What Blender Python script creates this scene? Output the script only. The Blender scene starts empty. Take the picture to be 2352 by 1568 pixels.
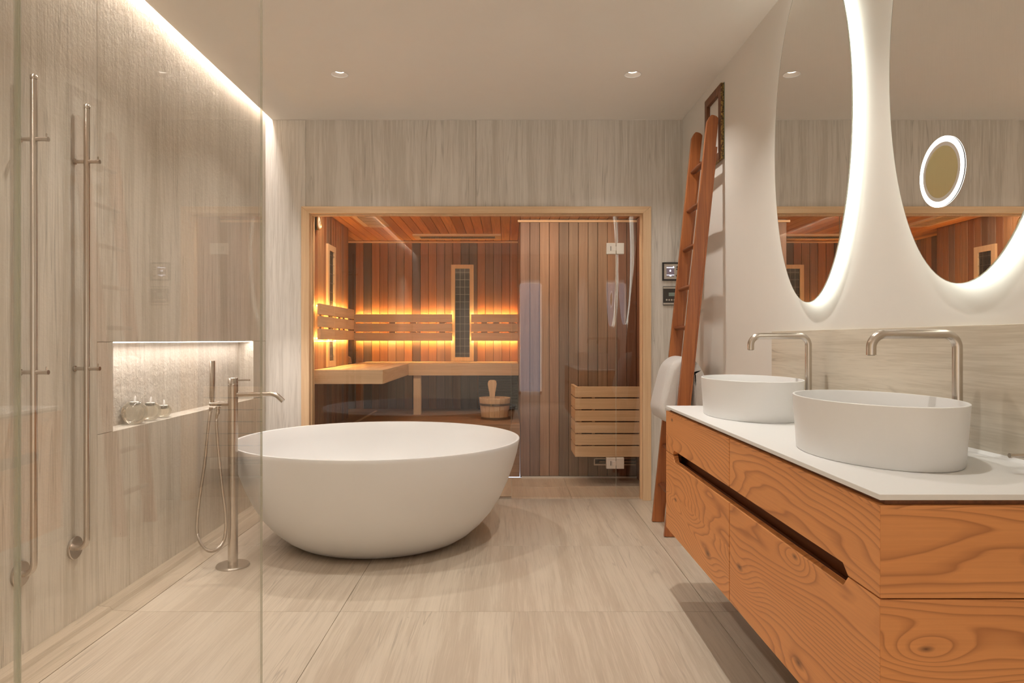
import bpy, bmesh, math, random
from mathutils import Vector, Matrix
R = math.radians
PI = math.pi
random.seed(7)
C = bpy.context.scene.collection
S = bpy.context.scene

# ------------------------------------------------------------------ camera
cd = bpy.data.cameras.new('camera'); cam = bpy.data.objects.new('camera', cd); C.objects.link(cam)
cam.location = (0, 0, 1.096); cam.rotation_euler = (R(90), 0, 0)
cd.sensor_width = 36; cd.lens = 24; cd.shift_x = 12/2352; cd.shift_y = -4/2352
cd.clip_start = 0.02; cd.clip_end = 60
S.camera = cam
S.view_settings.view_transform = 'Standard'; S.view_settings.look = 'None'
S.view_settings.gamma = 1; S.view_settings.use_curve_mapping = False
S.view_settings.exposure = 1.25
S.cycles.max_bounces = 11; S.cycles.transparent_max_bounces = 24
S.cycles.diffuse_bounces = 4; S.cycles.glossy_bounces = 4; S.cycles.transmission_bounces = 10
S.cycles.use_adaptive_sampling = True; S.cycles.adaptive_threshold = .02
S.cycles.caustics_reflective = False; S.cycles.caustics_refractive = False
S.cycles.sample_clamp_indirect = 4.0

# ------------------------------------------------------------------ world: daylight beyond the rear window
W = bpy.data.worlds.new('world'); S.world = W; W.use_nodes = True
wb = W.node_tree.nodes['Background']
wb.inputs[0].default_value = (0.72, 0.82, 1.0, 1); wb.inputs[1].default_value = 0.7

# ------------------------------------------------------------------ lamps of the room and added fill lamps
WARM = (1.0, 0.955, 0.875)
COOLW = (0.96, 1.0, 0.93)
WHITE = (1.0, 0.91, 0.84)
DOWN_W = 6.9
E_BAND, E_COVE, E_NICHE, E_SAUNA, E_LENS = 2.1, 25.0, 7.0, 46.0, 1.8
def area(name, loc, rot, sx, sy, power, col, shape='RECTANGLE', spread=180):
    l = bpy.data.lights.new(name, 'AREA'); l.shape = shape; l.size = sx
    if shape in ('RECTANGLE', 'ELLIPSE'): l.size_y = sy
    l.energy = power; l.color = col; l.spread = R(spread)
    o = bpy.data.objects.new(name, l); C.objects.link(o); o.location = loc; o.rotation_euler = rot
    return o
YR_ = -2.6
DOWNS = [(-.948, 3.872), (.714, 3.872), (-.948, 2.70), (.50, 2.70), (-.948, 1.53), (.50, 1.53), (-.948, -1.5), (.50, -1.5)]  # last pair, behind the camera, is added for bounced fill light
DOWN_K = [.30, .28, .32, .44, .26, .24, 2.1, 1.2]
for i, (x, y) in enumerate(DOWNS):
    area('downlight_lamp', (x, y, 2.618), (0, 0, 0), .042, .042, DOWN_W*DOWN_K[i], WARM, 'DISK', 112)
# daylight entering by the rear window
area('window_light', (.42, YR_-.02, 1.15), (R(-90), 0, 0), .36, 1.9, 4.0, (0.93, 0.96, 1.0))
area('niche_lamp', (-1.672, 3.65, 1.0815), (0, R(-12), 0), .012, 1.54, 1.55, WHITE)
# added fill lamp brightening the sauna interior, hidden behind the header
area('sauna_fill_lamp', (-.2, 4.83, 2.045), (R(28), 0, 0), 2.2, .04, 6, (1.0, .82, .60))

# ------------------------------------------------------------------ mesh helpers
class MB:
    def __init__(s): s.bm = bmesh.new()
    def box(s, x0, x1, y0, y1, z0, z1, bev=0, seg=2):
        if x0 > x1: x0, x1 = x1, x0
        if y0 > y1: y0, y1 = y1, y0
        if z0 > z1: z0, z1 = z1, z0
        v = [s.bm.verts.new(p) for p in ((x0,y0,z0),(x1,y0,z0),(x1,y1,z0),(x0,y1,z0),(x0,y0,z1),(x1,y0,z1),(x1,y1,z1),(x0,y1,z1))]
        f = [s.bm.faces.new([v[i] for i in q]) for q in ((3,2,1,0),(4,5,6,7),(0,1,5,4),(1,2,6,5),(2,3,7,6),(3,0,4,7))]
        if bev:
            es = {e for a in f for e in a.edges}
            bmesh.ops.bevel(s.bm, geom=list(es), offset=bev, segments=seg, affect='EDGES', profile=.5)
        return s
    def prism(s, poly, axis, a0, a1, bev=0):
        # poly: 2D points; axis 'x': (y,z); 'y': (x,z); 'z': (x,y)
        def P(p, a):
            return {'x': (a, p[0], p[1]), 'y': (p[0], a, p[1]), 'z': (p[0], p[1], a)}[axis]
        A = [s.bm.verts.new(P(p, a0)) for p in poly]; B = [s.bm.verts.new(P(p, a1)) for p in poly]
        fs = [s.bm.faces.new(A), s.bm.faces.new(B[::-1])]
        n = len(poly)
        for i in range(n): fs.append(s.bm.faces.new([A[i], B[i], B[(i+1) % n], A[(i+1) % n]]))
        if bev:
            es = {e for a in fs for e in a.edges}
            bmesh.ops.bevel(s.bm, geom=list(es), offset=bev, segments=2, affect='EDGES', profile=.5)
        return s
    def lathe(s, prof, c=(0,0,0), n=48, sx=1, sy=1, mat=None, close=False, a0=0, a1=2*PI):
        M = mat or Matrix.Identity(4)
        full = abs(a1-a0-2*PI) < 1e-6
        k = n if full else n+1
        rings = []
        for r, z in prof:
            if r < 1e-6: rings.append([s.bm.verts.new(Vector(c)+(M @ Vector((0,0,z))))])
            else:
                rings.append([s.bm.verts.new(Vector(c)+(M @ Vector((r*sx*math.cos(a0+(a1-a0)*i/n), r*sy*math.sin(a0+(a1-a0)*i/n), z)))) for i in range(k)])
        pairs = list(zip(rings, rings[1:]))
        if close: pairs.append((rings[-1], rings[0]))
        for A, B in pairs:
            for i in range(n):
                j = (i+1) % k
                if len(A) == 1 and len(B) == 1: continue
                if len(A) == 1: s.bm.faces.new([A[0], B[j], B[i]])
                elif len(B) == 1: s.bm.faces.new([A[i], A[j], B[0]])
                else: s.bm.faces.new([A[i], A[j], B[j], B[i]])
        if not full and close:
            s.bm.faces.new([q[0] for q in rings][::-1]); s.bm.faces.new([q[-1] for q in rings])
        return s
    def tube(s, pts, r, n=16, cap=True, rfun=None):
        pts = [Vector(p) for p in pts]
        t = (pts[1]-pts[0]).normalized()
        up = Vector((0,0,1)) if abs(t.z) < .9 else Vector((0,1,0))
        u = t.cross(up).normalized(); rings = []
        for i, p in enumerate(pts):
            if i == 0: tt = (pts[1]-pts[0]).normalized()
            elif i == len(pts)-1: tt = (pts[-1]-pts[-2]).normalized()
            else: tt = ((pts[i]-pts[i-1]).normalized()+(pts[i+1]-pts[i]).normalized()).normalized()
            u = (u - tt*u.dot(tt)).normalized(); w = tt.cross(u)
            rr = rfun(i) if rfun else r
            rings.append([s.bm.verts.new(p+(u*math.cos(2*PI*k/n)+w*math.sin(2*PI*k/n))*rr) for k in range(n)])
        for A, B in zip(rings, rings[1:]):
            for k in range(n): s.bm.faces.new([A[k], A[(k+1)%n], B[(k+1)%n], B[k]])
        if cap: s.bm.faces.new(rings[0][::-1]); s.bm.faces.new(rings[-1])
        return s
    def rod(s, a, b, r, n=16): return s.tube([a, b], r, n)
OBJ = {}
def link(o, parent=None):
    C.objects.link(o)
    if parent is not None: o.parent = parent
    return o
def wloc(o):
    v = Vector((0,0,0))
    while o is not None: v += Vector(o.location); o = o.parent
    return v
def obj(name, mb, m, parent=None, smooth=None, org=None, color=None, kind=None, label=None):
    # mesh given in world coordinates; origin at org (or the parent's / own base)
    bm = mb.bm
    bmesh.ops.recalc_face_normals(bm, faces=bm.faces)
    pw = wloc(parent) if parent is not None else Vector((0,0,0))
    if org is None: org = pw
    org = Vector(org)
    bmesh.ops.translate(bm, verts=bm.verts, vec=-org)
    me = bpy.data.meshes.new(name); bm.to_mesh(me); bm.free()
    me.materials.append(m)
    if smooth is not None:
        me.polygons.foreach_set('use_smooth', [True]*len(me.polygons)); me.set_sharp_from_angle(angle=R(smooth))
    o = bpy.data.objects.new(name, me); o.location = org-pw
    if color: o.color = (*color, 1)
    if kind: o['kind'] = kind
    if label: o['label'] = label
    return link(o, parent)
def thing(name, label, cat, loc=(0,0,0), group=None):
    o = bpy.data.objects.new(name, None); o.empty_display_size = .05; link(o); o.location = loc
    o['label'] = label; o['category'] = cat
    if group: o['group'] = group
    return o
def tag(o, label, cat, group=None):
    o['label'] = label; o['category'] = cat
    if group: o['group'] = group
    return o
def struct(name, loc=(0,0,0)):
    o = bpy.data.objects.new(name, None); link(o); o.location = loc; o['kind'] = 'structure'
    return o
def inst(src, parent, loc, color=None, rotz=0):
    o = src.copy(); C.objects.link(o); o.parent = parent; o.location = loc; o.rotation_euler = (0,0,rotz)
    if color: o.color = (*color, 1)
    return o

# ------------------------------------------------------------------ materials
def mat(name):
    m = bpy.data.materials.new(name); m.use_nodes = True
    nt = m.node_tree; b = nt.nodes['Principled BSDF']
    return m, nt, b
def nd(nt, t, **kw):
    n = nt.nodes.new(t)
    for k, v in kw.items(): setattr(n, k, v)
    return n
def val(nt, sock, v):
    if hasattr(v, 'is_linked') or isinstance(v, bpy.types.NodeSocket): nt.links.new(v, sock)
    else: sock.default_value = v
def math_(nt, op, a, b=0.0, c=None):
    n = nd(nt, 'ShaderNodeMath', operation=op); val(nt, n.inputs[0], a); val(nt, n.inputs[1], b)
    if c is not None: val(nt, n.inputs[2], c)
    return n.outputs[0]
def vmath(nt, op, a, b=(0,0,0)):
    n = nd(nt, 'ShaderNodeVectorMath', operation=op); val(nt, n.inputs[0], a)
    if op == 'SCALE': val(nt, n.inputs['Scale'], b)
    else: val(nt, n.inputs[1], b)
    return n.outputs['Value'] if op in ('DOT_PRODUCT','LENGTH','DISTANCE') else n.outputs[0]
def noise(nt, vec, scale=1.0, detail=2.0, rough=.5, dist=0.0, color=False):
    n = nd(nt, 'ShaderNodeTexNoise'); nt.links.new(vec, n.inputs['Vector'])
    n.inputs['Scale'].default_value = scale; n.inputs['Detail'].default_value = detail
    n.inputs['Roughness'].default_value = rough; n.inputs['Distortion'].default_value = dist
    return n.outputs['Color' if color else 'Fac']
def ramp(nt, fac, stops, interp='LINEAR'):
    n = nd(nt, 'ShaderNodeValToRGB'); n.color_ramp.interpolation = interp
    e = n.color_ramp.elements
    while len(e) < len(stops): e.new(.5)
    for q, (p, c) in zip(e, stops):
        q.position = p; q.color = (*c, 1) if len(c) == 3 else c
    nt.links.new(fac, n.inputs[0]); return n.outputs[0]
def mixc(nt, fac, a, b, mode='MIX'):
    n = nd(nt, 'ShaderNodeMix', data_type='RGBA', blend_type=mode)
    val(nt, n.inputs[0], fac)
    for s, v in ((n.inputs[6], a), (n.inputs[7], b)):
        if isinstance(v, tuple): s.default_value = (*v, 1) if len(v) == 3 else v
        else: nt.links.new(v, s)
    return n.outputs[2]
def bump(nt, b, h, strength=.2, dist=.01):
    n = nd(nt, 'ShaderNodeBump'); n.inputs['Strength'].default_value = strength; n.inputs['Distance'].default_value = dist
    nt.links.new(h, n.inputs['Height']); nt.links.new(n.outputs[0], b.inputs['Normal'])
def position(nt, rnd=True, amt=(13.7, 7.3, 5.1)):
    g = nd(nt, 'ShaderNodeNewGeometry').outputs['Position']
    if not rnd: return g
    oi = nd(nt, 'ShaderNodeObjectInfo').outputs['Random']
    return vmath(nt, 'ADD', g, vmath(nt, 'SCALE', amt, oi))
def vec_scale(nt, v, s): return vmath(nt, 'MULTIPLY', v, s)
def axis_vec(along, across, al):
    return tuple(al if a == along else across for a in 'xyz')

def plain(name, col, rough=.5, metal=0, spec=.5, coat=0, noise_amt=.03):
    m, nt, b = mat(name)
    p = position(nt, False)
    n = noise(nt, p, 9, 3)
    c = mixc(nt, n, tuple(x*(1-noise_amt) for x in col), tuple(min(1, x*(1+noise_amt)) for x in col))
    nt.links.new(c, b.inputs['Base Color'])
    b.inputs['Roughness'].default_value = rough; b.inputs['Metallic'].default_value = metal
    b.inputs['Specular IOR Level'].default_value = spec; b.inputs['Coat Weight'].default_value = coat
    return m
def stone(name, along, light, dark, rough=.45, relief=.0, contrast=1.0):
    m, nt, b = mat(name)
    p = position(nt)
    warp = noise(nt, vec_scale(nt, p, axis_vec(along, 2.6, .55)), 1, 3, .55, color=True)
    w = vmath(nt, 'SCALE', vmath(nt, 'SUBTRACT', warp, (.5,.5,.5)), .055)
    q = vmath(nt, 'ADD', p, w)
    n1 = noise(nt, vec_scale(nt, q, axis_vec(along, 8, .45)), 1, 3, .6)
    n2 = noise(nt, vec_scale(nt, q, axis_vec(along, 46, 1.5)), 1, 4, .65)
    n3 = noise(nt, vec_scale(nt, q, axis_vec(along, 190, 5)), 1, 3, .65)
    v = math_(nt, 'MULTIPLY', n1, .40); v = math_(nt, 'MULTIPLY_ADD', n2, .32, v); v = math_(nt, 'MULTIPLY_ADD', n3, .28, v)
    mid = tuple((a+c)/2 for a, c in zip(light, dark))
    c = ramp(nt, v, [(.5-.16/contrast, dark), (.47, mid), (.52, light), (.5+.14/contrast, tuple(min(1, x*1.08) for x in light))])
    # fine dark veins
    vn = noise(nt, vec_scale(nt, q, axis_vec(along, 19, .6)), 1, 2, .5)
    line = math_(nt, 'ABSOLUTE', math_(nt, 'SUBTRACT', vn, .53))
    line = math_(nt, 'SUBTRACT', 1.0, math_(nt, 'MULTIPLY', line, 70.0)); line.node.use_clamp = True
    msk = noise(nt, vec_scale(nt, p, axis_vec(along, 3, 2.0)), 1, 1); msk = math_(nt, 'MULTIPLY', math_(nt, 'SUBTRACT', msk, .38), 4.0); msk.node.use_clamp = True
    lf = math_(nt, 'MULTIPLY', math_(nt, 'MULTIPLY', line, msk), .55)
    c = mixc(nt, lf, c, tuple(x*.62 for x in dark))
    vo = nd(nt, 'ShaderNodeTexVoronoi'); vo.inputs['Scale'].default_value = 9; nt.links.new(vec_scale(nt, p, axis_vec(along, 1, .6)), vo.inputs['Vector'])
    pit = math_(nt, 'SUBTRACT', 1.0, math_(nt, 'MULTIPLY', vo.outputs['Distance'], 26.0)); pit.node.use_clamp = True
    c = mixc(nt, math_(nt, 'MULTIPLY', pit, .5), c, tuple(x*.5 for x in dark))
    nt.links.new(c, b.inputs['Base Color']); b.inputs['Roughness'].default_value = rough
    if relief:
        h = math_(nt, 'MULTIPLY_ADD', noise(nt, p, 38, 4, .62), 1.0, math_(nt, 'MULTIPLY', n3, .5))
        bump(nt, b, h, relief, .012)
    else: bump(nt, b, v, .06, .004)
    return m
def wood(name, along, light, dark, rough=.5, objcol=False, fine=110, coat=0.0):
    m, nt, b = mat(name)
    p = position(nt)
    w = vmath(nt, 'SCALE', vmath(nt, 'SUBTRACT', noise(nt, vec_scale(nt, p, axis_vec(along, 5, 1.2)), 1, 2, .5, color=True), (.5,.5,.5)), .05)
    q = vmath(nt, 'ADD', p, w)
    n1 = noise(nt, vec_scale(nt, q, axis_vec(along, 26, .9)), 1, 2, .6)
    n2 = noise(nt, vec_scale(nt, q, axis_vec(along, fine, 2.2)), 1, 3, .6)
    v = math_(nt, 'MULTIPLY_ADD', n2, .5, math_(nt, 'MULTIPLY', n1, .5))
    c = ramp(nt, v, [(.34, dark), (.5, tuple((a+c2)/2 for a, c2 in zip(light, dark))), (.62, light)])
    if objcol:
        oc = nd(nt, 'ShaderNodeObjectInfo').outputs['Color']
        c = mixc(nt, 1.0, c, oc, 'MULTIPLY')
    nt.links.new(c, b.inputs['Base Color']); b.inputs['Roughness'].default_value = rough; b.inputs['Coat Weight'].default_value = coat
    b.inputs['Coat Roughness'].default_value = .3
    bump(nt, b, v, .12, .003)
    return m
KNOTS = [(.777, 1.265, .523, .020), (.692, 1.64, .575, .022), (.692, 2.80, .44, .03), (.692, 1.62, .33, .04), (.692, 2.86, .76, .026), (1.0, 1.265, .69, .06), (.692, 2.35, .36, .05), (.692, 2.03, .42, .035), (.692,1.36,.36,.05)]
def larch(name, along):
    m, nt, b = mat(name)
    g = position(nt, False)
    p = position(nt, True, (3.7, 2.3, 1.7))
    sz = nd(nt, 'ShaderNodeSeparateXYZ'); nt.links.new(g, sz.inputs[0])
    idx = math_(nt, 'FLOOR', math_(nt, 'DIVIDE', math_(nt, 'SUBTRACT', sz.outputs[2], .616), .166))
    p = vmath(nt, 'ADD', p, vmath(nt, 'SCALE', (3.31, 5.17, 2.23), idx))
    low = noise(nt, vec_scale(nt, p, axis_vec(along, 2.7, .55)), 1, 1.6, .5, .35)
    mid = noise(nt, vec_scale(nt, p, axis_vec(along, 10, 2.0)), 1, 2, .5)
    F = math_(nt, 'MULTIPLY', low, 52.0)
    F = math_(nt, 'MULTIPLY_ADD', mid, 3.6, F)
    sep = nd(nt, 'ShaderNodeSeparateXYZ'); nt.links.new(p, sep.inputs[0])
    F = math_(nt, 'MULTIPLY_ADD', sep.outputs[2], 40.0, F)
    dark = None
    for kx, ky, kz, ks in KNOTS:
        if (along == 'x') != (ky == 1.265): continue
        d = vmath(nt, 'SUBTRACT', g, (kx, ky, kz))
        d = vmath(nt, 'MULTIPLY', d, (.42 if along == 'x' else 0.0, .42 if along == 'y' else 0.0, 1.0))
        ln = vmath(nt, 'LENGTH', d)
        e = math_(nt, 'DIVIDE', ln, ks*1.6); e = math_(nt, 'MULTIPLY', e, e); e = math_(nt, 'POWER', 2.718, math_(nt, 'MULTIPLY', e, -1.0))
        F = math_(nt, 'MULTIPLY_ADD', e, 3.4, F)
        dk = math_(nt, 'SUBTRACT', 1.0, math_(nt, 'DIVIDE', ln, ks*.38)); dk.node.use_clamp = True
        dark = dk if dark is None else math_(nt, 'MAXIMUM', dark, dk)
    fr = math_(nt, 'FRACT', F)
    ring = ramp(nt, fr, [(0.0, (.25,)*3), (.07, (0,0,0)), (.58, (.08,)*3), (.80, (.5,)*3), (.94, (1,1,1)), (1.0, (.25,)*3)])
    fine = noise(nt, vec_scale(nt, p, axis_vec(along, 230, 5)), 1, 2, .6)
    big = noise(nt, vec_scale(nt, p, axis_vec(along, 3, 1.2)), 1, 2, .5)
    early = mixc(nt, big, (.74, .30, .095), (.88, .405, .145))
    late = mixc(nt, big, (.32, .10, .026), (.40, .14, .04))
    c = mixc(nt, math_(nt, 'MULTIPLY', ring, .66), early, late)
    c = mixc(nt, math_(nt, 'MULTIPLY', fine, .34), c, (.40, .15, .05))
    c = mixc(nt, math_(nt, 'MULTIPLY', dark, .85), c, (.07, .025, .012))
    nt.links.new(c, b.inputs['Base Color']); b.inputs['Roughness'].default_value = .48
    bump(nt, b, fine, .08, .002)
    return m
def emit(name, col, s):
    m, nt, b = mat(name)
    b.inputs['Base Color'].default_value = (*[x*.8 for x in col], 1)
    b.inputs['Emission Color'].default_value = (*col, 1); b.inputs['Emission Strength'].default_value = s
    return m
def pane(name, tint, f0=.04, rough=.0):
    # thin sheet glass: Schlick reflection over straight-through transmission
    m = bpy.data.materials.new(name); m.use_nodes = True; nt = m.node_tree; nt.nodes.clear()
    out = nd(nt, 'ShaderNodeOutputMaterial'); g = nd(nt, 'ShaderNodeNewGeometry')
    c = math_(nt, 'ABSOLUTE', vmath(nt, 'DOT_PRODUCT', g.outputs['Incoming'], g.outputs['Normal']))
    k = math_(nt, 'POWER', math_(nt, 'SUBTRACT', 1.0, c), 5.0)
    F = math_(nt, 'MULTIPLY_ADD', k, 1-f0, f0)
    tr = nd(nt, 'ShaderNodeBsdfTransparent'); tr.inputs[0].default_value = (*tint, 1)
    gl = nd(nt, 'ShaderNodeBsdfGlossy'); gl.inputs['Roughness'].default_value = rough; gl.inputs[0].default_value = (1,1,1,1)
    mx = nd(nt, 'ShaderNodeMixShader'); nt.links.new(F, mx.inputs[0]); nt.links.new(tr.outputs[0], mx.inputs[1]); nt.links.new(gl.outputs[0], mx.inputs[2])
    nt.links.new(mx.outputs[0], out.inputs[0])
    return m
def steel(name, col=(.60,.54,.48), rough=.27, along='z'):
    m, nt, b = mat(name)
    p = position(nt)
    n = noise(nt, vec_scale(nt, p, axis_vec(along, 500, 12)), 1, 2)
    nt.links.new(mixc(nt, n, tuple(x*.93 for x in col), col), b.inputs['Base Color'])
    b.inputs['Metallic'].default_value = 1; b.inputs['Roughness'].default_value = rough
    return m
M = {}
SL, SD = (.60, .53, .44), (.42, .355, .275)
M['stone_left'] = stone('vein_stone_left', 'z', (.73,.66,.565), (.56,.49,.39), .5, .22)
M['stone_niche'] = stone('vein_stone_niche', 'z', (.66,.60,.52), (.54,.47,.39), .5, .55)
M['stone_back'] = stone('vein_stone_back', 'z', (.77,.73,.68), (.60,.555,.495), .5, 0, 1.15)
M['stone_floor'] = stone('vein_stone_floor', 'y', (.595,.505,.405), (.475,.385,.295), .38, 0, 1.1)
M['stone_skirt'] = stone('vein_stone_skirting', 'y', (.49,.40,.30), (.37,.29,.205), .42, 0, 1.1)
M['stone_splash'] = stone('vein_stone_splash', 'y', (.70,.635,.53), (.56,.49,.385), .45, 0, 1.1)
M['grout'] = plain('grout', (.40,.30,.21), .9)
M['plaster'] = plain('plaster', (.79,.755,.71), .85, noise_amt=.012)
M['ceiling'] = plain('ceiling_paint', (.89,.84,.78), .9, noise_amt=.012)
M['white'] = plain('white_solid_surface', (.83,.825,.82), .38, noise_amt=.005)
M['frame_wood'] = wood('pale_hemlock', 'z', (.90,.66,.42), (.78,.52,.30), .5)
M['frame_wood_x'] = wood('pale_hemlock_x', 'x', (.90,.66,.42), (.78,.52,.30), .5)
M['bench_x'] = wood('bench_aspen_x', 'x', (.84,.62,.40), (.70,.48,.29), .55)
M['bench_y'] = wood('bench_aspen_y', 'y', (.84,.62,.40), (.70,.48,.29), .55)
M['bench_z'] = wood('bench_aspen_z', 'z', (.84,.62,.40), (.70,.48,.29), .55)
M['duck'] = wood('platform_cedar', 'x', (.42,.26,.16), (.27,.15,.09), .55)
M['cedar_z'] = wood('cedar_z', 'z', (.92,.92,.92), (.62,.60,.58), .5, True)
M['cedar_y'] = wood('cedar_y', 'y', (.92,.92,.92), (.66,.64,.62), .5, True)
M['dark_back'] = plain('dark_backing', (.05,.025,.015), .9)
M['ladder'] = wood('ladder_pine', 'z', (.50,.17,.05), (.30,.088,.028), .38, False, 160, .25)
M['rung'] = wood('ladder_rung', 'y', (.26,.085,.035), (.14,.04,.017), .4)
M['frame_dark'] = wood('carved_frame_brown', 'z', (.22,.085,.035), (.12,.042,.02), .5)
M['larch_y'] = larch('larch_front', 'y'); M['larch_x'] = larch('larch_end', 'x')
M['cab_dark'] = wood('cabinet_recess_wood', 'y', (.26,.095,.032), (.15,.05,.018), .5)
M['steel'] = steel('brushed_steel')
M['steel_x'] = steel('brushed_steel_x', along='x')
M['steel_lt'] = steel('hinge_steel', (.78,.72,.66), .38)
M['hoop'] = steel('hoop_steel', (.35,.32,.27), .35, 'x')
M['brass'] = steel('brass', (.55,.38,.17), .3)
M['mirror'] = steel('mirror_glass', (.90,.89,.86), 0.0)
M['mirror_mag'] = steel('magnifier_glass', (.86,.82,.50), .30)  # yellow-green tint stands in for the magnified reflection
M['black'] = plain('black_plastic', (.025,.022,.022), .4)
M['dkgrey'] = plain('dark_grey_plastic', (.055,.047,.042), .35)
M['silver'] = plain('silver_plastic', (.55,.50,.44), .45)
M['lcd'] = plain('lcd_green', (.26,.32,.28), .3)
M['screen'] = emit('screen_dark', (.16,.12,.14), .25)
M['icon'] = emit('screen_icon', (.85,.88,1.0), .8)
M['glass_shower'] = pane('shower_glass', (.985,.985,.975), .045)
M['glass_sauna'] = pane('sauna_glass', (.945,.92,.895), .036)
def edge_mat():
    m, nt, b = mat('glass_edge'); b.inputs['Base Color'].default_value = (.66,.62,.54,1); b.inputs['Roughness'].default_value = .2
    tr = nd(nt, 'ShaderNodeBsdfTransparent'); tr.inputs[0].default_value = (.9,.93,.88,1)
    mx = nd(nt, 'ShaderNodeMixShader'); mx.inputs[0].default_value = .55
    nt.links.new(b.outputs[0], mx.inputs[1]); nt.links.new(tr.outputs[0], mx.inputs[2]); nt.links.new(mx.outputs[0], nt.nodes['Material Output'].inputs[0])
    return m
M['glass_edge'] = edge_mat()
M['band'] = emit('mirror_backlight', COOLW, E_BAND)
M['ringlight'] = emit('ring_light', (1,1,1), 1.6)
M['reflector'] = plain('reflector', (.72,.66,.60), .6)
M['cove'] = emit('cove_led', WHITE, E_COVE); M['niche_led'] = emit('niche_led', WHITE, E_NICHE)
M['sauna_led'] = emit('sauna_led', (1.0, .66, .20), E_SAUNA); M['sauna_led_up'] = emit('sauna_led_up', (1.0, .62, .18), E_SAUNA*1.25)
M['lens'] = emit('lamp_lens', (1.0, .9, .78), E_LENS)
M['green'] = plain('green_edge', (.10,.16,.10), .6)
def clear_glass(name, col, ior=1.45):
    m, nt, b = mat(name); b.inputs['Base Color'].default_value = (*col, 1); b.inputs['Transmission Weight'].default_value = 1
    b.inputs['Roughness'].default_value = 0; b.inputs['IOR'].default_value = ior
    tr = nd(nt, 'ShaderNodeBsdfTransparent'); tr.inputs[0].default_value = (*col, 1)
    mx = nd(nt, 'ShaderNodeMixShader'); mx.inputs[0].default_value = .42
    nt.links.new(b.outputs[0], mx.inputs[1]); nt.links.new(tr.outputs[0], mx.inputs[2])
    nt.links.new(mx.outputs[0], nt.nodes['Material Output'].inputs[0])
    return m
M['crystal'] = clear_glass('clear_ball_glass', (1.0, .975, .90), 1.42)
def gold_mat():
    m, nt, b = mat('gilt_beading'); p = position(nt, False)
    n = noise(nt, p, 90, 2)
    nt.links.new(ramp(nt, n, [(.4, (.10,.05,.02)), (.55, (.36,.22,.06))]), b.inputs['Base Color']); b.inputs['Roughness'].default_value = .45; b.inputs['Metallic'].default_value = .3
    return m
M['gilt'] = gold_mat()
def terry():
    m, nt, b = mat('terry_towel'); p = position(nt, False)
    n = noise(nt, p, 420, 3, .7); n2 = noise(nt, p, 60, 2)
    nt.links.new(mixc(nt, n, (.70,.66,.64), (.86,.83,.81)), b.inputs['Base Color'])
    b.inputs['Roughness'].default_value = 1; b.inputs['Sheen Weight'].default_value = .4
    bump(nt, b, math_(nt, 'MULTIPLY_ADD', n2, .6, n), .6, .006)
    return m
M['towel'] = terry()
def wax():
    m, nt, b = mat('candle_white'); p = position(nt, False)
    nt.links.new(mixc(nt, noise(nt, p, 30, 2), (.83,.80,.77), (.90,.87,.84)), b.inputs['Base Color'])
    b.inputs['Roughness'].default_value = .5; b.inputs['Subsurface Weight'].default_value = .2; b.inputs['Subsurface Radius'].default_value = (.01,.01,.01)
    return m
M['wax'] = wax()

# ================================================================== ROOM SHELL
XL, XR, YB, YR, ZC = -1.649, 1.203, 4.667, YR_, 2.6
G = .001
# --- floor
fl = struct('floor')
obj('grout_bed', MB().box(XL-.1, XR+.02, YR, 5.45, -.06, -.004), M['grout'], fl)
rows = [YR, -1.641, -.762, .117, .996, 1.875, 2.754, 3.633, 4.70]
for c0, c1 in ((-1.495, -.673), (-.673, .827), (.827, XR)):
    for r0, r1 in zip(rows, rows[1:]):
        obj('floor_tile', MB().box(c0+G, c1-G, r0+G, r1-G, -.016, 0, .0006, 1), M['stone_floor'], fl)
for c0, c1 in ((-1.36, -.673), (-.673, .45), (.45, 1.03)):
    for r0, r1 in ((4.702, 5.084), (5.084, 5.42)):
        obj('floor_tile', MB().box(c0+G, c1-G, r0+G, r1-G, -.016, 0, .0006, 1), M['stone_floor'], fl)
# --- sloping skirting at the left wall
bl = struct('baseboard_left')
for r0, r1 in zip(rows, rows[1:]):
    r1 = min(r1, YB)
    obj('skirting_tile', MB().prism([(XL, -.014), (-1.495-G, -.014), (-1.495-G, .001), (-1.590, .006), (-1.602, .020), (XL, .024)], 'y', r0+G, r1-G), M['stone_skirt'], bl)
# --- left wall with the niche
wl = struct('wall_left')
NY0, NY1, NZ0, NZ1, NX = 2.86, 4.443, .713, 1.087, -1.745
T = XL-.02
for y0, y1, z0, z1 in ((YR, NY0-.02, -.05, 2.75), (NY1+.02, YB+.1, -.05, 2.75), (NY0-.02, NY1+.02, -.05, NZ0-.02), (NY0-.02, NY1+.02, NZ1+.02, 2.75)):
    obj('wall_core', MB().box(T-.15, T, y0, y1, z0, z1), M['grout'], wl)
for y0, y1, z0, z1 in ((YR, .83, .019, 2.72), (.83, 2.748, .019, 2.72), (2.748, YB, NZ1, 2.72), (2.748, NY0-G, NZ0, NZ1), (NY1+G, YB, NZ0, NZ1), (2.748, 2.985, .019, NZ0), (2.985, YB, .019, NZ0)):
    obj('wall_panel', MB().box(T, XL, y0+G, y1-G, z0+G, z1-G, .0006, 1), M['stone_left'], wl)
obj('niche_back', MB().box(NX-.02, NX, NY0, NY1, NZ0-.02, NZ1+.02), M['stone_niche'], wl)
obj('niche_ledge', MB().box(NX, XL-.0005, NY0, NY1, NZ0-.019, NZ0, .0006, 1), M['stone_niche'], wl)
obj('niche_top', MB().box(NX, XL-.0005, NY0, NY1, NZ1, NZ1+.019), M['stone_niche'], wl)
for y0, y1 in ((NY0-.019, NY0), (NY1, NY1+.019)):
    obj('niche_side', MB().box(NX, XL-.0005, y0, y1, NZ0, NZ1), M['stone_niche'], wl)
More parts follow.
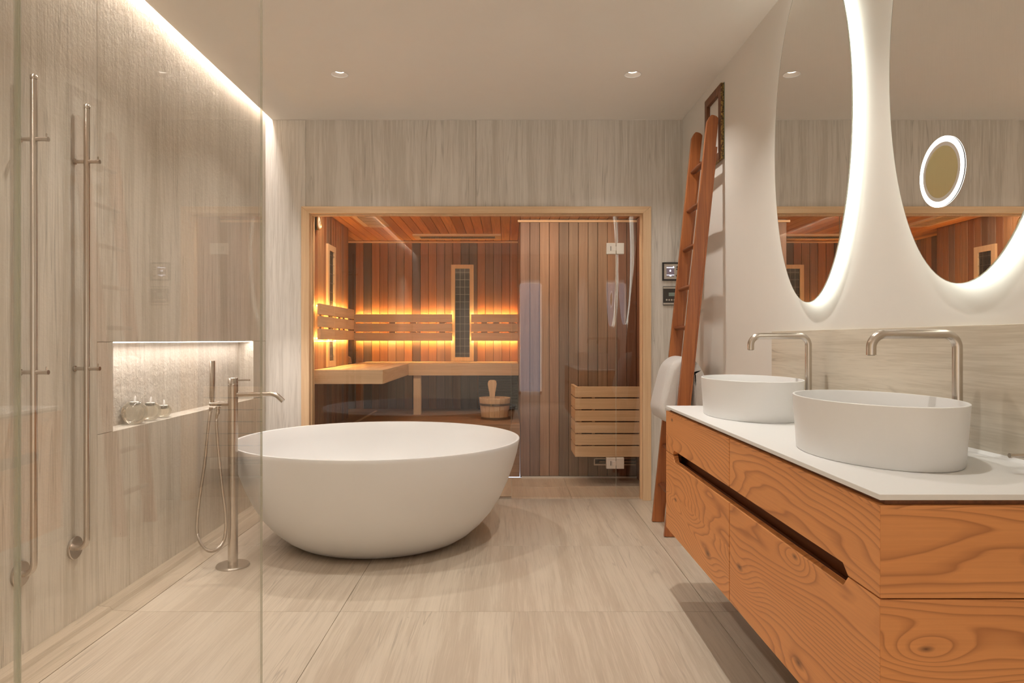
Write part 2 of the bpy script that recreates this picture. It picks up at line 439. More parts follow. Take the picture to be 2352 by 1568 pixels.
o = obj('led_strip', MB().box(-1.664, -1.658, NY0+.003, NY1-.003, NZ1-.004, NZ1-.0005), M['niche_led'])
tag(o, 'white LED light strip glowing along the top of the wall niche', 'light strip')
# --- back wall round the sauna front
wbk = struct('wall_back')
FX0, FX1, FZ = -1.402, .985, 2.005
obj('wall_panel', MB().prism([(XL, 0), (FX0, 0), (FX0, FZ), (-1.375-G, FZ), (-1.375-G, ZC+.1), (XL, ZC+.1)], 'y', YB, YB+.03), M['stone_back'], wbk)
obj('wall_panel', MB().box(-1.375+G, -.211-G, YB, YB+.03, FZ, ZC+.1), M['stone_back'], wbk)
obj('wall_panel', MB().prism([(-.211+G, FZ), (FX1, FZ), (FX1, 0), (XR, 0), (XR, ZC+.1), (-.211+G, ZC+.1)], 'y', YB, YB+.03), M['stone_back'], wbk)
obj('wall_core', MB().box(XL-.2, XR+.2, YB+.03, YB+.10, FZ+.02, 2.8).box(XL-.2, FX0-.01, YB+.03, YB+.10, -.05, FZ+.02).box(FX1+.01, XR+.2, YB+.03, YB+.10, -.05, FZ+.02), M['grout'], wbk)
# --- right wall and rear wall
wr = obj('wall_right', MB().box(XR, XR+.15, YR, YB+.03, -.05, 2.75), M['plaster'], kind='structure')
WX0, WX1, WZ0, WZ1 = .22, .62, .12, 2.15
wre = obj('wall_rear', MB().box(T, WX0, YR-.15, YR, -.05, 2.75).box(WX1, XR+.15, YR-.15, YR, -.05, 2.75).box(WX0, WX1, YR-.15, YR, -.05, WZ0).box(WX0, WX1, YR-.15, YR, WZ1, 2.75), M['plaster'], kind='structure')
wn = struct('window_3')
mb = MB()
for a in (WX0, WX1-.03): mb.box(a, a+.03, YR-.11, YR-.05, WZ0, WZ1)
mb.box(WX0, WX1, YR-.11, YR-.05, WZ0, WZ0+.06).box(WX0, WX1, YR-.11, YR-.05, WZ1-.06, WZ1)
obj('window_frame', mb, M['plaster'], wn)
obj('window_pane', MB().box(WX0+.05, WX1-.05, YR-.085, YR-.08, WZ0+.05, WZ1-.05), M['glass_shower'], wn)
# --- ceiling with round holes for the downlights, and the cove slot on the left
XC = -1.605; HR = .046
mb = MB(); bm = mb.bm
xs = sorted({XC, XR} | {v for x, y in DOWNS for v in (round(x-.08, 4), round(x+.08, 4))})
ys = sorted({YR, YB} | {v for x, y in DOWNS for v in (round(y-.08, 4), round(y+.08, 4))})
for x0, x1 in zip(xs, xs[1:]):
    for y0, y1 in zip(ys, ys[1:]):
        hit = [d for d in DOWNS if abs(d[0]-(x0+x1)/2) < 1e-3 and abs(d[1]-(y0+y1)/2) < 1e-3]
        if not hit:
            if x1-x0 > 1e-4: bm.faces.new([bm.verts.new(p) for p in ((x0,y0,ZC),(x0,y1,ZC),(x1,y1,ZC),(x1,y0,ZC))])
        else:
            cx, cy = hit[0]; n = 48; a = []; b_ = []
            for i in range(n):
                t = 2*PI*i/n; cs, sn = math.cos(t), math.sin(t); k = .08/max(abs(cs), abs(sn))
                a.append(bm.verts.new((cx+HR*cs, cy+HR*sn, ZC))); b_.append(bm.verts.new((cx+k*cs, cy+k*sn, ZC)))
            for i in range(n): bm.faces.new([a[i], b_[i], b_[(i+1)%n], a[(i+1)%n]])
bm2 = mb.bm
# overhead slab and cove lip
ce = obj('ceiling', mb, M['ceiling'], kind='structure')
obj('ceiling_slab', MB().box(T-.15, XR+.15, YR-.15, YB+.1, 2.75, 2.85), M['ceiling'], ce)
obj('cove_lip', MB().box(XC, XC+.012, YR, YB, ZC+.0005, 2.75), M['ceiling'], ce)
obj('ceiling_trim', MB().box(XC+.012, XR, YB-.006, YB, ZC-.004, ZC+.01), M['plaster'], ce)
o = obj('led_strip', MB().box(-1.645, -1.608, YR+.02, YB-.004, 2.738, 2.744), M['cove'])
tag(o, 'white LED light strip hidden in the ceiling slot above the left wall', 'light strip')

# --- downlights
for i, (x, y) in enumerate(DOWNS):
    lab = ['round recessed ceiling downlight above the bathtub, left of the pair', 'round recessed ceiling downlight near the ladder, right of the pair',
           'recessed downlight in the ceiling out of view, second row left', 'recessed downlight in the ceiling over the vanity front, second row right',
           'recessed downlight in the ceiling beside the shower glass, third row left', 'recessed downlight in the ceiling out of view, third row right',
           'unseen downlight added as fill behind the camera on the left', 'unseen downlight added as fill behind the camera on the right'][i]
    d = thing('downlight', lab, 'ceiling light', (x, y, ZC), 'recessed ceiling downlights')
    tr = obj('trim_ring', MB().lathe([(.0458, .0), (.0488, -.0016), (.0475, -.0022), (.0445, -.0005), (.0440, .003)], (x, y, ZC), 48), M['white'], d, 40)
    obj('reflector', MB().lathe([(.0448, .0), (.033, .0180), (.0225, .0195), (.0215, .030), (.0215, .046)], (x, y, ZC), 48), M['reflector'], d, 60)
    obj('can', MB().lathe([(.0455, .0015), (.0455, .085), (0, .085)], (x, y, ZC), 32), M['white'], d, 40)
    obj('lens', MB().lathe([(.0212, .0192), (.0214, .0172), (.0262, .0172), (.0264, .0185)], (x, y, ZC), 32), M['lens'], d, 60)

# ================================================================== SAUNA SHELL
SX, SXR, SB, SC = -1.36, 1.03, 6.6, 2.053
RX = -1.62; PX, PY = .107, 5.42; LE = 5.86
CED = [(.30,.155,.075), (.36,.17,.08), (.42,.20,.095), (.26,.14,.08), (.33,.18,.11), (.40,.235,.14), (.22,.125,.08), (.46,.25,.13), (.35,.15,.07), (.30,.19,.135), (.43,.215,.10), (.16,.095,.06)]
CED = [tuple(c*1.1 for c in t) for t in CED]
rs = random.Random(11)
def planks(parent, name, axis, a0, a1, mk, mt, cols=None, w=.08, smt=None):
    n = max(1, round((a1-a0)/w)); w = (a1-a0)/n
    src = None
    for i in range(n):
        c = a0+w*(i+.5)
        col = (cols[i] if cols else rs.choice(CED))
        if src is None:
            src = obj(name, mk(a0, w), mt, parent, None, org={'x': (c,0,0), 'y': (0,c,0)}[axis], color=col)
        else:
            inst(src, parent, {'x': (c,0,0), 'y': (0,c,0)}[axis], col)
g2 = .0016
# dark carcass behind the planks
wsl = struct('wall_sauna_left')
obj('wall_core', MB().box(SX-.12, SX-.016, YB+.11, LE-.016, -.05, 2.2).box(RX-.1, RX-.016, LE-.08, SB+.1, -.05, 2.2).box(RX-.02, SX-.016, LE-.07, LE-.016, -.05, 2.2), M['dark_back'], wsl)
planks(wsl, 'plank', 'y', 4.76, LE, lambda a, w: MB().box(SX-.016, SX, a+g2, a+w-g2, 0, SC, .002, 1), M['cedar_z'])
planks(wsl, 'plank', 'y', LE, SB, lambda a, w: MB().box(RX-.016, RX, a+g2, a+w-g2, 0, SC, .002, 1), M['cedar_z'])
planks(wsl, 'plank', 'x', RX, SX, lambda a, w: MB().box(a+g2, a+w-g2, LE-.016, LE, 0, SC, .002, 1), M['cedar_z'])
wsb = struct('wall_sauna_back')
obj('wall_core', MB().box(RX-.1, PX+.1, SB+.016, SB+.1, -.05, 2.2), M['dark_back'], wsb)
O1, O2, O3, D1, D2, G1, P1 = [tuple(c*.95 for c in t) for t in ((.46,.19,.075), (.38,.155,.068), (.34,.17,.09), (.13,.07,.045), (.17,.10,.07), (.30,.20,.15), (.36,.19,.13))]
bc = [D1, D1, O1, D2, O1, O2, P1, O3, O1, D1, O2, O1, P1, O3, O2, D2, D2, O1, O3, P1, O2, O1]
planks(wsb, 'plank', 'x', RX, PX, lambda a, w: MB().box(a+g2, a+w-g2, SB, SB+.016, 0, SC, .002, 1), M['cedar_z'], bc)
wsr = struct('wall_sauna_right')
obj('wall_core', MB().box(PX+.016, SXR+.1, PY+.016, PY+.06, -.05, 2.2).box(PX+.017, PX+.08, PY+.017, SB+.1, -.05, 2.2).box(SXR+.016, SXR+.1, YB+.11, PY+.02, -.05, 2.2), M['dark_back'], wsr)
pc = [(.25,.15,.115), (.22,.135,.10), (.35,.215,.145), (.33,.19,.125), (.19,.125,.09), (.25,.17,.12), (.31,.20,.135), (.28,.195,.14), (.31,.205,.14), (.30,.175,.11), (.22,.11,.075), (.18,.09,.06)]
pc = [tuple(c*1.3 for c in t) for t in pc]
planks(wsr, 'plank', 'x', PX, SXR, lambda a, w: MB().box(a+g2, a+w-g2, PY, PY+.016, .016, SC, .002, 1), M['cedar_z'], pc)
planks(wsr, 'plank', 'y', PY+.018, SB, lambda a, w: MB().box(PX, PX+.016, a+g2, a+w-g2, 0, SC, .002, 1), M['cedar_z'])
planks(wsr, 'plank', 'y', 4.80, PY, lambda a, w: MB().box(SXR, SXR+.016, a+g2, a+w-g2, 0, SC, .002, 1), M['cedar_z'], [(.30,.14,.09)]*7 + [(.30,.14,.09)])
cs = struct('ceiling_sauna')
obj('ceiling_core', MB().box(RX-.1, SXR+.1, YB+.1, SB+.1, SC+.018, SC+.1), M['dark_back'], cs)
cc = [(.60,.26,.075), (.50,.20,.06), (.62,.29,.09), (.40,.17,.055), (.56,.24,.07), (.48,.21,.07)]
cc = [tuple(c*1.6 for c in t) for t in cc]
planks(cs, 'plank', 'x', RX, PX, lambda a, w: MB().box(a+g2, a+w-g2, 4.76, SB-.002, SC, SC+.016, .002, 1), M['cedar_y'], [rs.choice(cc) for _ in range(22)])
planks(cs, 'plank', 'x', PX, SXR, lambda a, w: MB().box(a+g2, a+w-g2, 4.76, PY, SC, SC+.016, .002, 1), M['cedar_y'], [rs.choice(cc) for _ in range(12)])
obj('ceiling_molding', MB().box(RX, PX, SB-.02, SB-.001, SC-.022, SC-.006), M['bench_x'], cs)
obj('ceiling_molding', MB().box(PX-.02, SXR, PY-.018, PY-.001, SC-.026, SC-.010), M['bench_x'], cs)
obj('wall_skirting', MB().box(PX+.01, SXR, PY-.012, PY, 0, .013), M['white'], wsr, label='white metal strip at the foot of the sauna wall')

# --- frame of the sauna front
t1 = struct('trim_1')
ix0, ix1, iz = -1.348, .929, 1.959
yf0, yf1 = YB-.014, YB+.12
obj('frame_board', MB().prism([(FX0, 0), (ix0, 0), (ix0, iz), (FX0, FZ)], 'y', yf0, yf1, .0015), M['frame_wood'], t1)
obj('frame_board', MB().prism([(ix1, 0), (FX1, 0), (FX1, FZ), (ix1, iz)], 'y', yf0, yf1, .0015), M['frame_wood'], t1)
obj('frame_board', MB().prism([(FX0+.0008, FZ), (ix0+.0008, iz), (ix1-.0008, iz), (FX1-.0008, FZ)], 'y', yf0, yf1, .0015), M['frame_wood_x'], t1)
st = .010
obj('glazing_bead', MB().box(ix0, ix0+st, YB+.03, YB+.065, 0, iz-.001).box(ix1-st, ix1, YB+.03, YB+.065, 0, iz-.001).box(ix0+st, ix1-st, YB+.03, YB+.065, iz-st, iz-.001), M['frame_wood'], t1)
GY = YB+.045
jx1, jx2 = (1175-1164)/1568*GY, (1414.5-1164)/1568*GY
def glass(name, x0, x1):
    s_ = struct(name)
    obj('glass_pane', MB().box(x0, x1, GY, GY+.008, .012, iz-st-.001), M['glass_sauna'], s_)
    return s_
w1 = glass('window_1', ix0+st, jx1-.002)
d1 = glass('door_1', jx1+.002, jx2-.002)
w2 = glass('window_2', jx2+.002, ix1-st)
obj('sill_channel', MB().box(ix0+st, jx1-.002, GY-.006, GY+.014, 0, .011), M['steel_x'], w1)
obj('glass_edge', MB().box(jx1-.0025, jx1-.001, GY-.0005, GY+.0085, .012, iz-st-.001), M['glass_edge'], w1)
obj('glass_edge', MB().box(jx2+.001, jx2+.0025, GY-.0005, GY+.0085, .012, iz-st-.001), M['glass_edge'], w2)
for zc in (1.096+209*GY/1568, 1.096-283*GY/1568):
    h = obj('hinge', MB().box(jx2-.067, jx2-.0015, GY-.011, GY+.019, zc-.038, zc+.038, .0012, 1), M['steel_lt'], d1)
    obj('hinge_leaf', MB().box(jx2+.0015, jx2+.055, GY-.011, GY+.019, zc-.038, zc+.038, .0012, 1).box(jx2-.028, jx2+.0015, GY-.0125, GY+.0, zc-.016, zc+.016, .0008, 1), M['steel_lt'], h)
    obj('hinge_slot', MB().box(jx2-.038, jx2-.034, GY-.0118, GY-.010, zc-.016, zc+.016), M['black'], h)

# ================================================================== BATHTUB
TX, TY, TA, TB, TZ = -.709, 3.815, .780, .740, .553
tp = [(0, .004), (.50, .004), (.575, .008), (.60, .016), (.655, .042), (.73, .092), (.80, .155), (.865, .235), (.915, .318), (.953, .398), (.982, .475), (.996, .530), (1.0, .5475), (.9985, .5518), (.993, .553), (.985, .5522), (.981, .549), (.962, .480), (.92, .385), (.86, .30), (.78, .23), (.68, .18), (.55, .15), (.35, .137), (.06, .133), (0, .133)]
tub = thing('bathtub', 'large white freestanding oval bathtub standing on the stone floor before the sauna', 'bathtub', (TX, TY, 0))
obj('tub_shell', MB().lathe([(r*TA, z) for r, z in tp], (TX, TY, 0), 128, 1, TB/TA), M['white'], tub, 50)
obj('drain', MB().lathe([(0, .1335), (.034, .1338), (.034, .1375), (.028, .139), (0, .139)], (TX, TY, 0), 32), M['steel'], tub, 40)

# ================================================================== BATH MIXER
BX, BY = -1.328, 3.31
k = BY/1568
def bz(y): return 1.096-(y-780)*k
def bx(x): return (x-1164)*k
mx = thing('bath_mixer', 'brushed steel floor standing bath mixer with hand shower beside the bathtub', 'faucet', (BX, BY, 0))
obj('base_plate', MB().lathe([(0, 0), (.078, 0), (.079, .004), (.075, .010), (0, .010)], (BX, BY, 0), 48), M['steel'], mx, 35)
obj('column', MB().lathe([(.0232, .009), (.0232, bz(882)), (.0225, bz(882)+.0008), (0, bz(882)+.0008)], (BX, BY, 0), 40), M['steel'], mx, 35)
cap = obj('control_cap', MB().lathe([(0, bz(881)), (.0232, bz(881)), (.0232, bz(868.5)), (.0225, bz(868)), (0, bz(868))], (BX, BY, 0), 40), M['steel'], mx, 35)
obj('lever', MB().rod((BX+.015, BY, bz(873)), (bx(574), BY, bz(872.5)), .0038), M['steel_x'], cap, 35)
zs = bz(906)
pts = [(BX+.015, BY, zs)] + [(bx(600), BY, zs+.002), (bx(622), BY, zs+.003)]
for i in range(1, 7):
    a = R(8*i); pts.append((bx(622)+.045*math.sin(a)*1.15, BY, zs+.003-.045*(1-math.cos(a))))
lx, _, lz = pts[-1]; pts.append((lx+.030*math.cos(R(44)), BY, lz-.030*math.sin(R(44))))
obj('spout', MB().tube(pts, .0115, 20), M['steel_x'], mx, 50)
za = bz(927)
obj('holder_arm', MB().rod((BX-.015, BY, za), (bx(482.5), BY, za), .0112, 20), M['steel_x'], mx, 35)
hs = thing('hand_shower', 'slim brushed steel hand shower held upright on the bath mixer', 'shower head', (bx(487), BY, za))
obj('handle', MB().lathe([(0, bz(924)), (.0095, bz(924)), (.0100, bz(918)), (.0130, bz(915)), (.0130, bz(829)), (.0125, bz(828.3)), (0, bz(828.3))], (bx(487.5), BY, 0), 28), M['steel'], hs, 35)
def bez(P, n=14):
    out = []
    for i in range(0, len(P)-1):
        p0 = Vector(P[max(i-1, 0)]); p1 = Vector(P[i]); p2 = Vector(P[i+1]); p3 = Vector(P[min(i+2, len(P)-1)])
        for j in range(n):
            t = j/n
            out.append(.5*((2*p1)+(-p0+p2)*t+(2*p0-5*p1+4*p2-p3)*t*t+(-p0+3*p1-3*p2+p3)*t*t*t))
    out.append(Vector(P[-1])); return out
hp = [(487, 935), (486, 975), (478, 1060), (467, 1140), (462, 1200), (468, 1235), (487, 1257), (510, 1253), (525, 1228), (527, 1180), (518, 1110), (509, 1030), (504, 970), (503, 946)]
def dy(i): return -.02*math.sin(PI*i/13)-.012
path = bez([(bx(x), BY+dy(i)-.016*(0 < i < 13), bz(y)) for i, (x, y) in enumerate(hp)], 40)
obj('hose', MB().tube(path, .0068, 10, True, lambda i: .0082 if i % 2 else .0066), M['steel'], hs, 80)
obj('hose_nut', MB().lathe([(.0085, bz(950)), (.0085, bz(938)), (.011, bz(937)), (.011, bz(933))], (bx(503), BY-.012, 0), 20).lathe([(.008, bz(945)), (.0095, bz(935))], (bx(487), BY-.012, 0), 20), M['steel'], hs, 35)

# ================================================================== TOWEL RAILS ON THE LEFT WALL
def towel_rail(Y, label):
    X = -1.600
    t = thing('towel_warmer_rail', label, 'towel rail', (XL, Y, .304), 'steel wall rails')
    pts = [(XL+.006, Y, .304), (XL+.012, Y, .304)]
    for i in range(9):
        a = R(90*i/8); pts.append((X-.034+.034*math.sin(a), Y, .304+.034*(1-math.cos(a))))
    pts += [(X, Y, 1.0), (X, Y, 1.975)]
    obj('pole', MB().tube(pts, .0108, 20), M['steel'], t, 50)
    obj('end_cap', MB().lathe([(.0108, 1.976), (.0114, 1.977), (.0114, 1.989), (.010, 1.991), (0, 1.991)], (X, Y, 0), 24), M['steel'], t, 35)
    mr = Matrix.Rotation(R(90), 4, 'Y')
    obj('wall_plate', MB().lathe([(0, 0), (.043, 0), (.043, .008), (.0405, .010), (.0, .010)], (XL, Y, .304), 40, mat=mr), M['steel'], t, 35)
    for z in (1.774, .986):
        p = obj('hook_arm', MB().rod((XL, Y, z), (X+.048, Y, z), .0072), M['steel_x'], t, 35)
        obj('flange', MB().rod((XL, Y, z), (XL+.006, Y, z), .011), M['steel_x'], p, 35)
        obj('end_cap', MB().rod((X+.040, Y, z), (X+.050, Y, z), .0080), M['steel_x'], p, 35)
        obj('pin', MB().rod((X+.043, Y, z), (X+.043, Y, z+.019), .0026, 10), M['steel'], p, 35)
towel_rail(2.309, 'vertical brushed steel towel rail on the left stone wall, nearer to the glass edge')
towel_rail(2.601, 'vertical brushed steel towel rail on the left stone wall, nearer to the niche')

# ================================================================== CANDLES IN THE NICHE
CAN = [(3.107, .0545, 'largest'), (3.245, .0465, 'middle'), (3.372, .0350, 'smallest')]
for Y, r, wd in CAN:
    X = -1.694; zt = NZ0+2*r*.93; lr = .020
    h = thing('candle_holder', f'{wd} of the three clear glass ball candle holders on the niche ledge', 'candle holder', (X, Y, NZ0), 'glass ball candle holders in the niche')
    prof = [(0, 0)]
    a_start = math.asin(.33); c = r*math.cos(a_start)
    a = -PI/2+a_start; top_a = math.acos(min(.98, (lr+.003)/r))
    steps = 28
    for i in range(steps+1):
        t = a+(top_a-a)*i/steps; prof.append((r*math.cos(t), c+r*math.sin(t)))
    ztop = prof[-1][1]
    prof += [(lr+.0012, ztop-.0006), (lr, ztop-.003), (lr, ztop-.016), (lr-.003, ztop-.018), (0, ztop-.018)]
    g = obj('glass_ball', MB().lathe(prof, (X, Y, NZ0+.0005), 64), M['crystal'], h, 50)
    q = thing('tea_light', f'white flameless tea light with plastic flame in the {wd} glass ball', 'candle', (X, Y, NZ0+ztop-.017), 'flameless tea lights')
    zb = NZ0+ztop-.0170
    obj('candle_cup', MB().lathe([(0, 0), (.0182, 0), (.0186, .002), (.0186, .0165), (.0175, .0175), (.0, .0165)], (X, Y, zb), 40), M['wax'], q, 40)
    fp = []
    for i in range(13):
        t = i/12; rr = .0052*math.sin(PI*(.28+.72*t))**.8*(1 if t < .9 else .8) if t < 1 else .0
        fp.append((X+.0015*math.sin(t*3.2)-.0025*t*t*(-1 if wd != 'smallest' else 1), Y+.003*t*t, zb+.0163+.030*t, rr))
    obj('flame_tip', MB().tube([p[:3] for p in fp], 1, 16, True, lambda i: max(fp[i][3], .0004)), M['wax'], q, 60)

# ================================================================== SHOWER GLASS
GX = -.62
sg = thing('shower_screen', 'clear frameless glass shower screen standing between shower and room', 'glass screen', (GX, 1.3, 0))
obj('glass_pane', MB().box(GX-.0025, GX+.0025, .868, 1.724, .0, 2.598), M['glass_shower'], sg)
obj('edge_strip', MB().box(GX-.0027, GX+.0027, 1.7240, 1.7255, .0, 2.598), M['glass_edge'], sg)
obj('edge_strip', MB().box(GX-.0027, GX+.0027, .8665, .868, .0, 2.598), M['glass_edge'], sg)
sd = thing('shower_door', 'clear glass shower door at the left edge, beyond the polished glass seam', 'glass door', (GX, .6, 0))
obj('glass_pane', MB().box(GX-.0025, GX+.0025, .10, .862, .01, 2.598), M['glass_shower'], sd)
obj('edge_strip', MB().box(GX-.0027, GX+.0027, .862, .8635, .01, 2.598), M['glass_edge'], sd)

# ================================================================== SAUNA FITTINGS
BZ = .885
sb = thing('sauna_bench', 'pale wooden L-shaped upper sauna bench glowing below the backrests', 'bench', (-.9, 5.9, 0))
y0 = 4.80
for i in range(5):
    a = SX+.004+i*.097; obj('bench_slat', MB().box(a, a+.090, y0+.024, SB-.005, BZ-.026, BZ, .003), M['bench_y'], sb)
for i in range(6):
    a = 6.034+.024+i*.0905; obj('bench_slat', MB().box(-.868, PX-.004, a, a+.084, BZ-.026, BZ, .003), M['bench_x'], sb)
obj('fascia', MB().box(SX+.002, -.872, y0, y0+.022, BZ-.100, BZ-.001, .002), M['bench_x'], sb)
obj('fascia', MB().box(-.892, -.870, y0+.022, 6.034, BZ-.100, BZ-.001, .002), M['bench_y'], sb)
obj('fascia', MB().box(-.870, PX-.002, 6.034, 6.056, BZ-.105, BZ-.001, .002), M['bench_x'], sb)
obj('leg', MB().box((949.5-1164)/1568*6.06, (966.5-1164)/1568*6.06, 6.06, 6.12, .431, BZ-.03, .002), M['bench_z'], sb)
PZ = .43
pf = thing('sauna_step', 'dark slatted lower step of the sauna with the wooden bucket on it', 'bench', (-.6, 6.0, 0))
n = 13
for i in range(n):
    a = 5.412+i*.0915; x0 = SX+.003 if a < LE else RX+.003
    obj('step_slat', MB().box(x0, PX-.004, a, a+.084, PZ-.025, PZ, .003), M['duck'], pf)
obj('fascia', MB().box(SX+.003, PX-.004, 5.400, 5.412, PZ-.11, PZ-.003), M['duck'], pf)
obj('riser', MB().box(SX+.003, PX-.004, 5.46, 5.475, .001, PZ-.026), M['duck'], pf)
obj('batten', MB().box(-1.225, -1.205, 5.42, 6.36, PZ+.0005, PZ+.006), M['bench_y'], pf, label='pale narrow batten across the dark slats')

def backrest(label, axis, a0, a1, f, thick, zt, zbm, cut, grp='sauna backrests', side=1):
    # axis 'x': runs along x, front face at y=f ; axis 'y': runs along y, front face at x=f
    def B(a, b, d0, d1, z0, z1, bev=.002):
        return MB().box(a, b, f+d0, f+d1, z0, z1, bev) if axis == 'x' else MB().box(f-d1, f-d0, a, b, z0, z1, bev)
    base = ((a0+a1)/2, f, zbm) if axis == 'x' else (f, (a0+a1)/2, zbm)
    t = thing('slatted_back_support', label, 'back support', base, grp)
    gap = .012; h = (zt-zbm-2*gap)/3
    m_ = M['bench_x'] if axis == 'x' else M['bench_y']
    for i in range(3): obj('slat', B(a0, a1, 0, .024, zbm+i*(h+gap), zbm+i*(h+gap)+h), m_, t)
    for c in cut: obj('support', B(c-.03, c+.03, .024, thick, zbm+.012, zt-.012, 0), M['bench_z'], t)
    # led strips behind: lower one washes down, upper one up
    obj('led_strip', B(a0+.01, a1-.01, .0245, .033, zbm+.004, zbm+.010, 0), M['sauna_led'], t, label='warm glowing LED strip')
    obj('led_strip', B(a0+.01, a1-.01, .0245, .033, zt-.016, zt-.012, 0), M['sauna_led_up'], t, label='warm glowing LED strip')
    return t
F = 6.535
fx = lambda p: (p-1164)/1568*F
zt, zb_ = 1.096+58.5*F/1568, 1.096-2.5*F/1568
backrest('long slatted backrest on the sauna back wall, left of the heater', 'x', fx(813), fx(1038.5), F, SB-F-.001, zt, zb_, [fx(900), fx(948), fx(1015)])
backrest('short slatted backrest on the sauna back wall, right of the heater', 'x', fx(1082), fx(1194), F, SB-F-.001, zt, zb_, [fx(1112), fx(1140), fx(1176)])
backrest('front slatted backrest on the sauna left wall, beside the clock side', 'y', 4.775, 5.165, -1.302, .0575-.001, 1.350, 1.098, [4.86, 5.10])
backrest('rear slatted backrest on the sauna left wall, towards the corner', 'y', 5.185, 5.84, -1.306, .0535-.001, 1.352, 1.094, [5.42, 5.56, 5.75])
sbk = thing('wooden_block', 'small dark wooden block in the left rear corner of the upper bench', 'block', (-1.39, 6.02, BZ))
obj('block', MB().prism([(-1.425, BZ+.0005), (-1.375, BZ+.0005), (-1.383, BZ+.055), (-1.405, BZ+.065), (-1.425, BZ+.06)], 'y', 5.99, 6.06), M['duck'], sbk)

def heater(label, org, U, V, Nn, w, h, fr, rows_, cols_, loc_):
    # U,V in-plane unit vectors, Nn towards the room ; org = lower corner
    U, V, Nn, org = Vector(U), Vector(V), Vector(Nn), Vector(org)
    t = thing('infrared_heater', label, 'heater', tuple(org))
    def bx_(mb, u0, u1, v0, v1, d0, d1):
        a = org+U*u0+V*v0+Nn*d0; b = org+U*u1+V*v1+Nn*d1
        mb.box(a.x, b.x, a.y, b.y, a.z, b.z)
    fm = M['bench_z'] if abs(V.z) > .5 else (M['bench_y'] if abs(V.y) > .5 else M['bench_x'])
    for u0, u1, v0, v1 in ((0, fr, 0, h), (w-fr, w, 0, h), (fr, w-fr, 0, fr), (fr, w-fr, h-fr, h)):
        mb = MB(); bx_(mb, u0, u1, v0, v1, .0005, .017); obj('frame_rail', mb, fm, t)
    mb = MB(); bx_(mb, fr, w-fr, fr, h-fr, .0005, .004); obj('heating_plate', mb, M['black'], t)
    for e in (0, 1):
        mb = MB(); v0 = fr if e == 0 else h-fr-.05; bx_(mb, fr, w-fr, v0, v0+.05, .004, .006); obj('reflector_end', mb, M['dkgrey'], t)
    mb = MB(); rw = .0012
    for i in range(rows_):
        v = fr+(h-2*fr)*(i+.5)/rows_; bx_(mb, fr, w-fr, v-rw, v+rw, .012, .015)
    for i in range(cols_):
        u = fr+(w-2*fr)*(i+1)/(cols_+1); bx_(mb, u-rw, u+rw, fr, h-fr, .009, .012)
    obj('wire_guard', mb, M['hoop'], t)
    return t
ky = SB/1568
heater('tall dark infrared heater with wire guard on the sauna back wall', ((1036.5-1164)*ky, SB, .890), (1,0,0), (0,0,1), (0,-1,0), 51.5*ky, .93, .038, 12, 2, None)
heater('narrow infrared heater on the sauna left wall behind the backrests', (SX, 5.135, .890), (0,1,0), (0,0,1), (1,0,0), .235, .93, .045, 12, 2, None)
heater('long infrared heater under the sauna ceiling at the rear', (-.853, 6.17, SC), (0,1,0), (1,0,0), (0,0,-1), .24, .80, .055, 30, 2, None)
def louvre(label, x0, x1, y0, y1):
    t = thing('ceiling_vent', label, 'vent', (x0, y0, SC))
    fr = .04
    for a in ((x0-fr, x0, y0, y1), (x1, x1+fr, y0, y1), (x0, x1, y1-.01, y1+fr), (x0, x1, y0-fr, y0)):
        obj('frame_rail', MB().box(a[0], a[1], a[2], a[3], SC-.014, SC-.0005), M['bench_y'], t)
    obj('backing', MB().box(x0, x1, y0, y1, SC-.004, SC-.0005), M['black'], t)
    n = 22; s = (y1-y0)/n
    src = obj('slat', MB().box(x0, x1, y0+.004, y0+.016, SC-.012, SC-.009), M['bench_x'], t)
    for i in range(1, n): inst(src, t, (src.location.x, src.location.y+s*i, src.location.z))
louvre('slotted wooden air vent in the sauna ceiling near the glass', -1.15, -1.023, 4.90, 5.70)

ck = thing('sauna_clock', 'small round dark rimmed thermometer high on the sauna left wall', 'thermometer', (SX, 4.845, 1.925))
mr = Matrix.Rotation(R(90), 4, 'Y')
obj('case', MB().lathe([(0, .001), (.050, .001), (.052, .006), (.052, .026), (0, .026)], (SX, 4.845, 1.925), 40, mat=mr), M['black'], ck, 35)
obj('bezel', MB().lathe([(.052, .026), (.052, .031), (.047, .033), (.044, .028), (.044, .026)], (SX, 4.845, 1.925), 40, mat=mr, close=True), M['brass'], ck, 50)
obj('dial', MB().lathe([(0, .0265), (.044, .0265), (.044, .0275), (0, .0275)], (SX, 4.845, 1.925), 40, mat=mr), M['silver'], ck, 35)
mb = MB()
for i in range(12):
    a = 2*PI*i/12; y_, z_ = 4.845+.037*math.cos(a), 1.925+.037*math.sin(a)
    mb.box(SX+.0275, SX+.0285, y_-.002, y_+.002, z_-.002, z_+.002)
obj('dial_marks', mb, M['black'], ck)
obj('pointer', MB().prism([(4.845-.003, 1.920), (4.845+.003, 1.922), (4.868, 1.952)], 'x', SX+.0286, SX+.0296), M['black'], ck)

# black louvred grille under the bench
x0, x1 = (1099-1164)/1568*6.56, PX-.004
gr = thing('heater_grille', 'black louvred heater grille under the bench behind the wooden bucket', 'heater', ((x0+x1)/2, 6.56, PZ))
obj('housing', MB().box(x0, x1, 6.53, 6.598, PZ+.001, .775), M['black'], gr)
src = obj('louvre', MB().prism([(6.514, PZ+.012), (6.518, PZ+.010), (6.530, PZ+.022), (6.530, PZ+.026)], 'x', x0+.005, x1-.005), M['dkgrey'], gr)
for i in range(1, 14): inst(src, gr, (src.location.x, src.location.y, src.location.z+.0245*i))

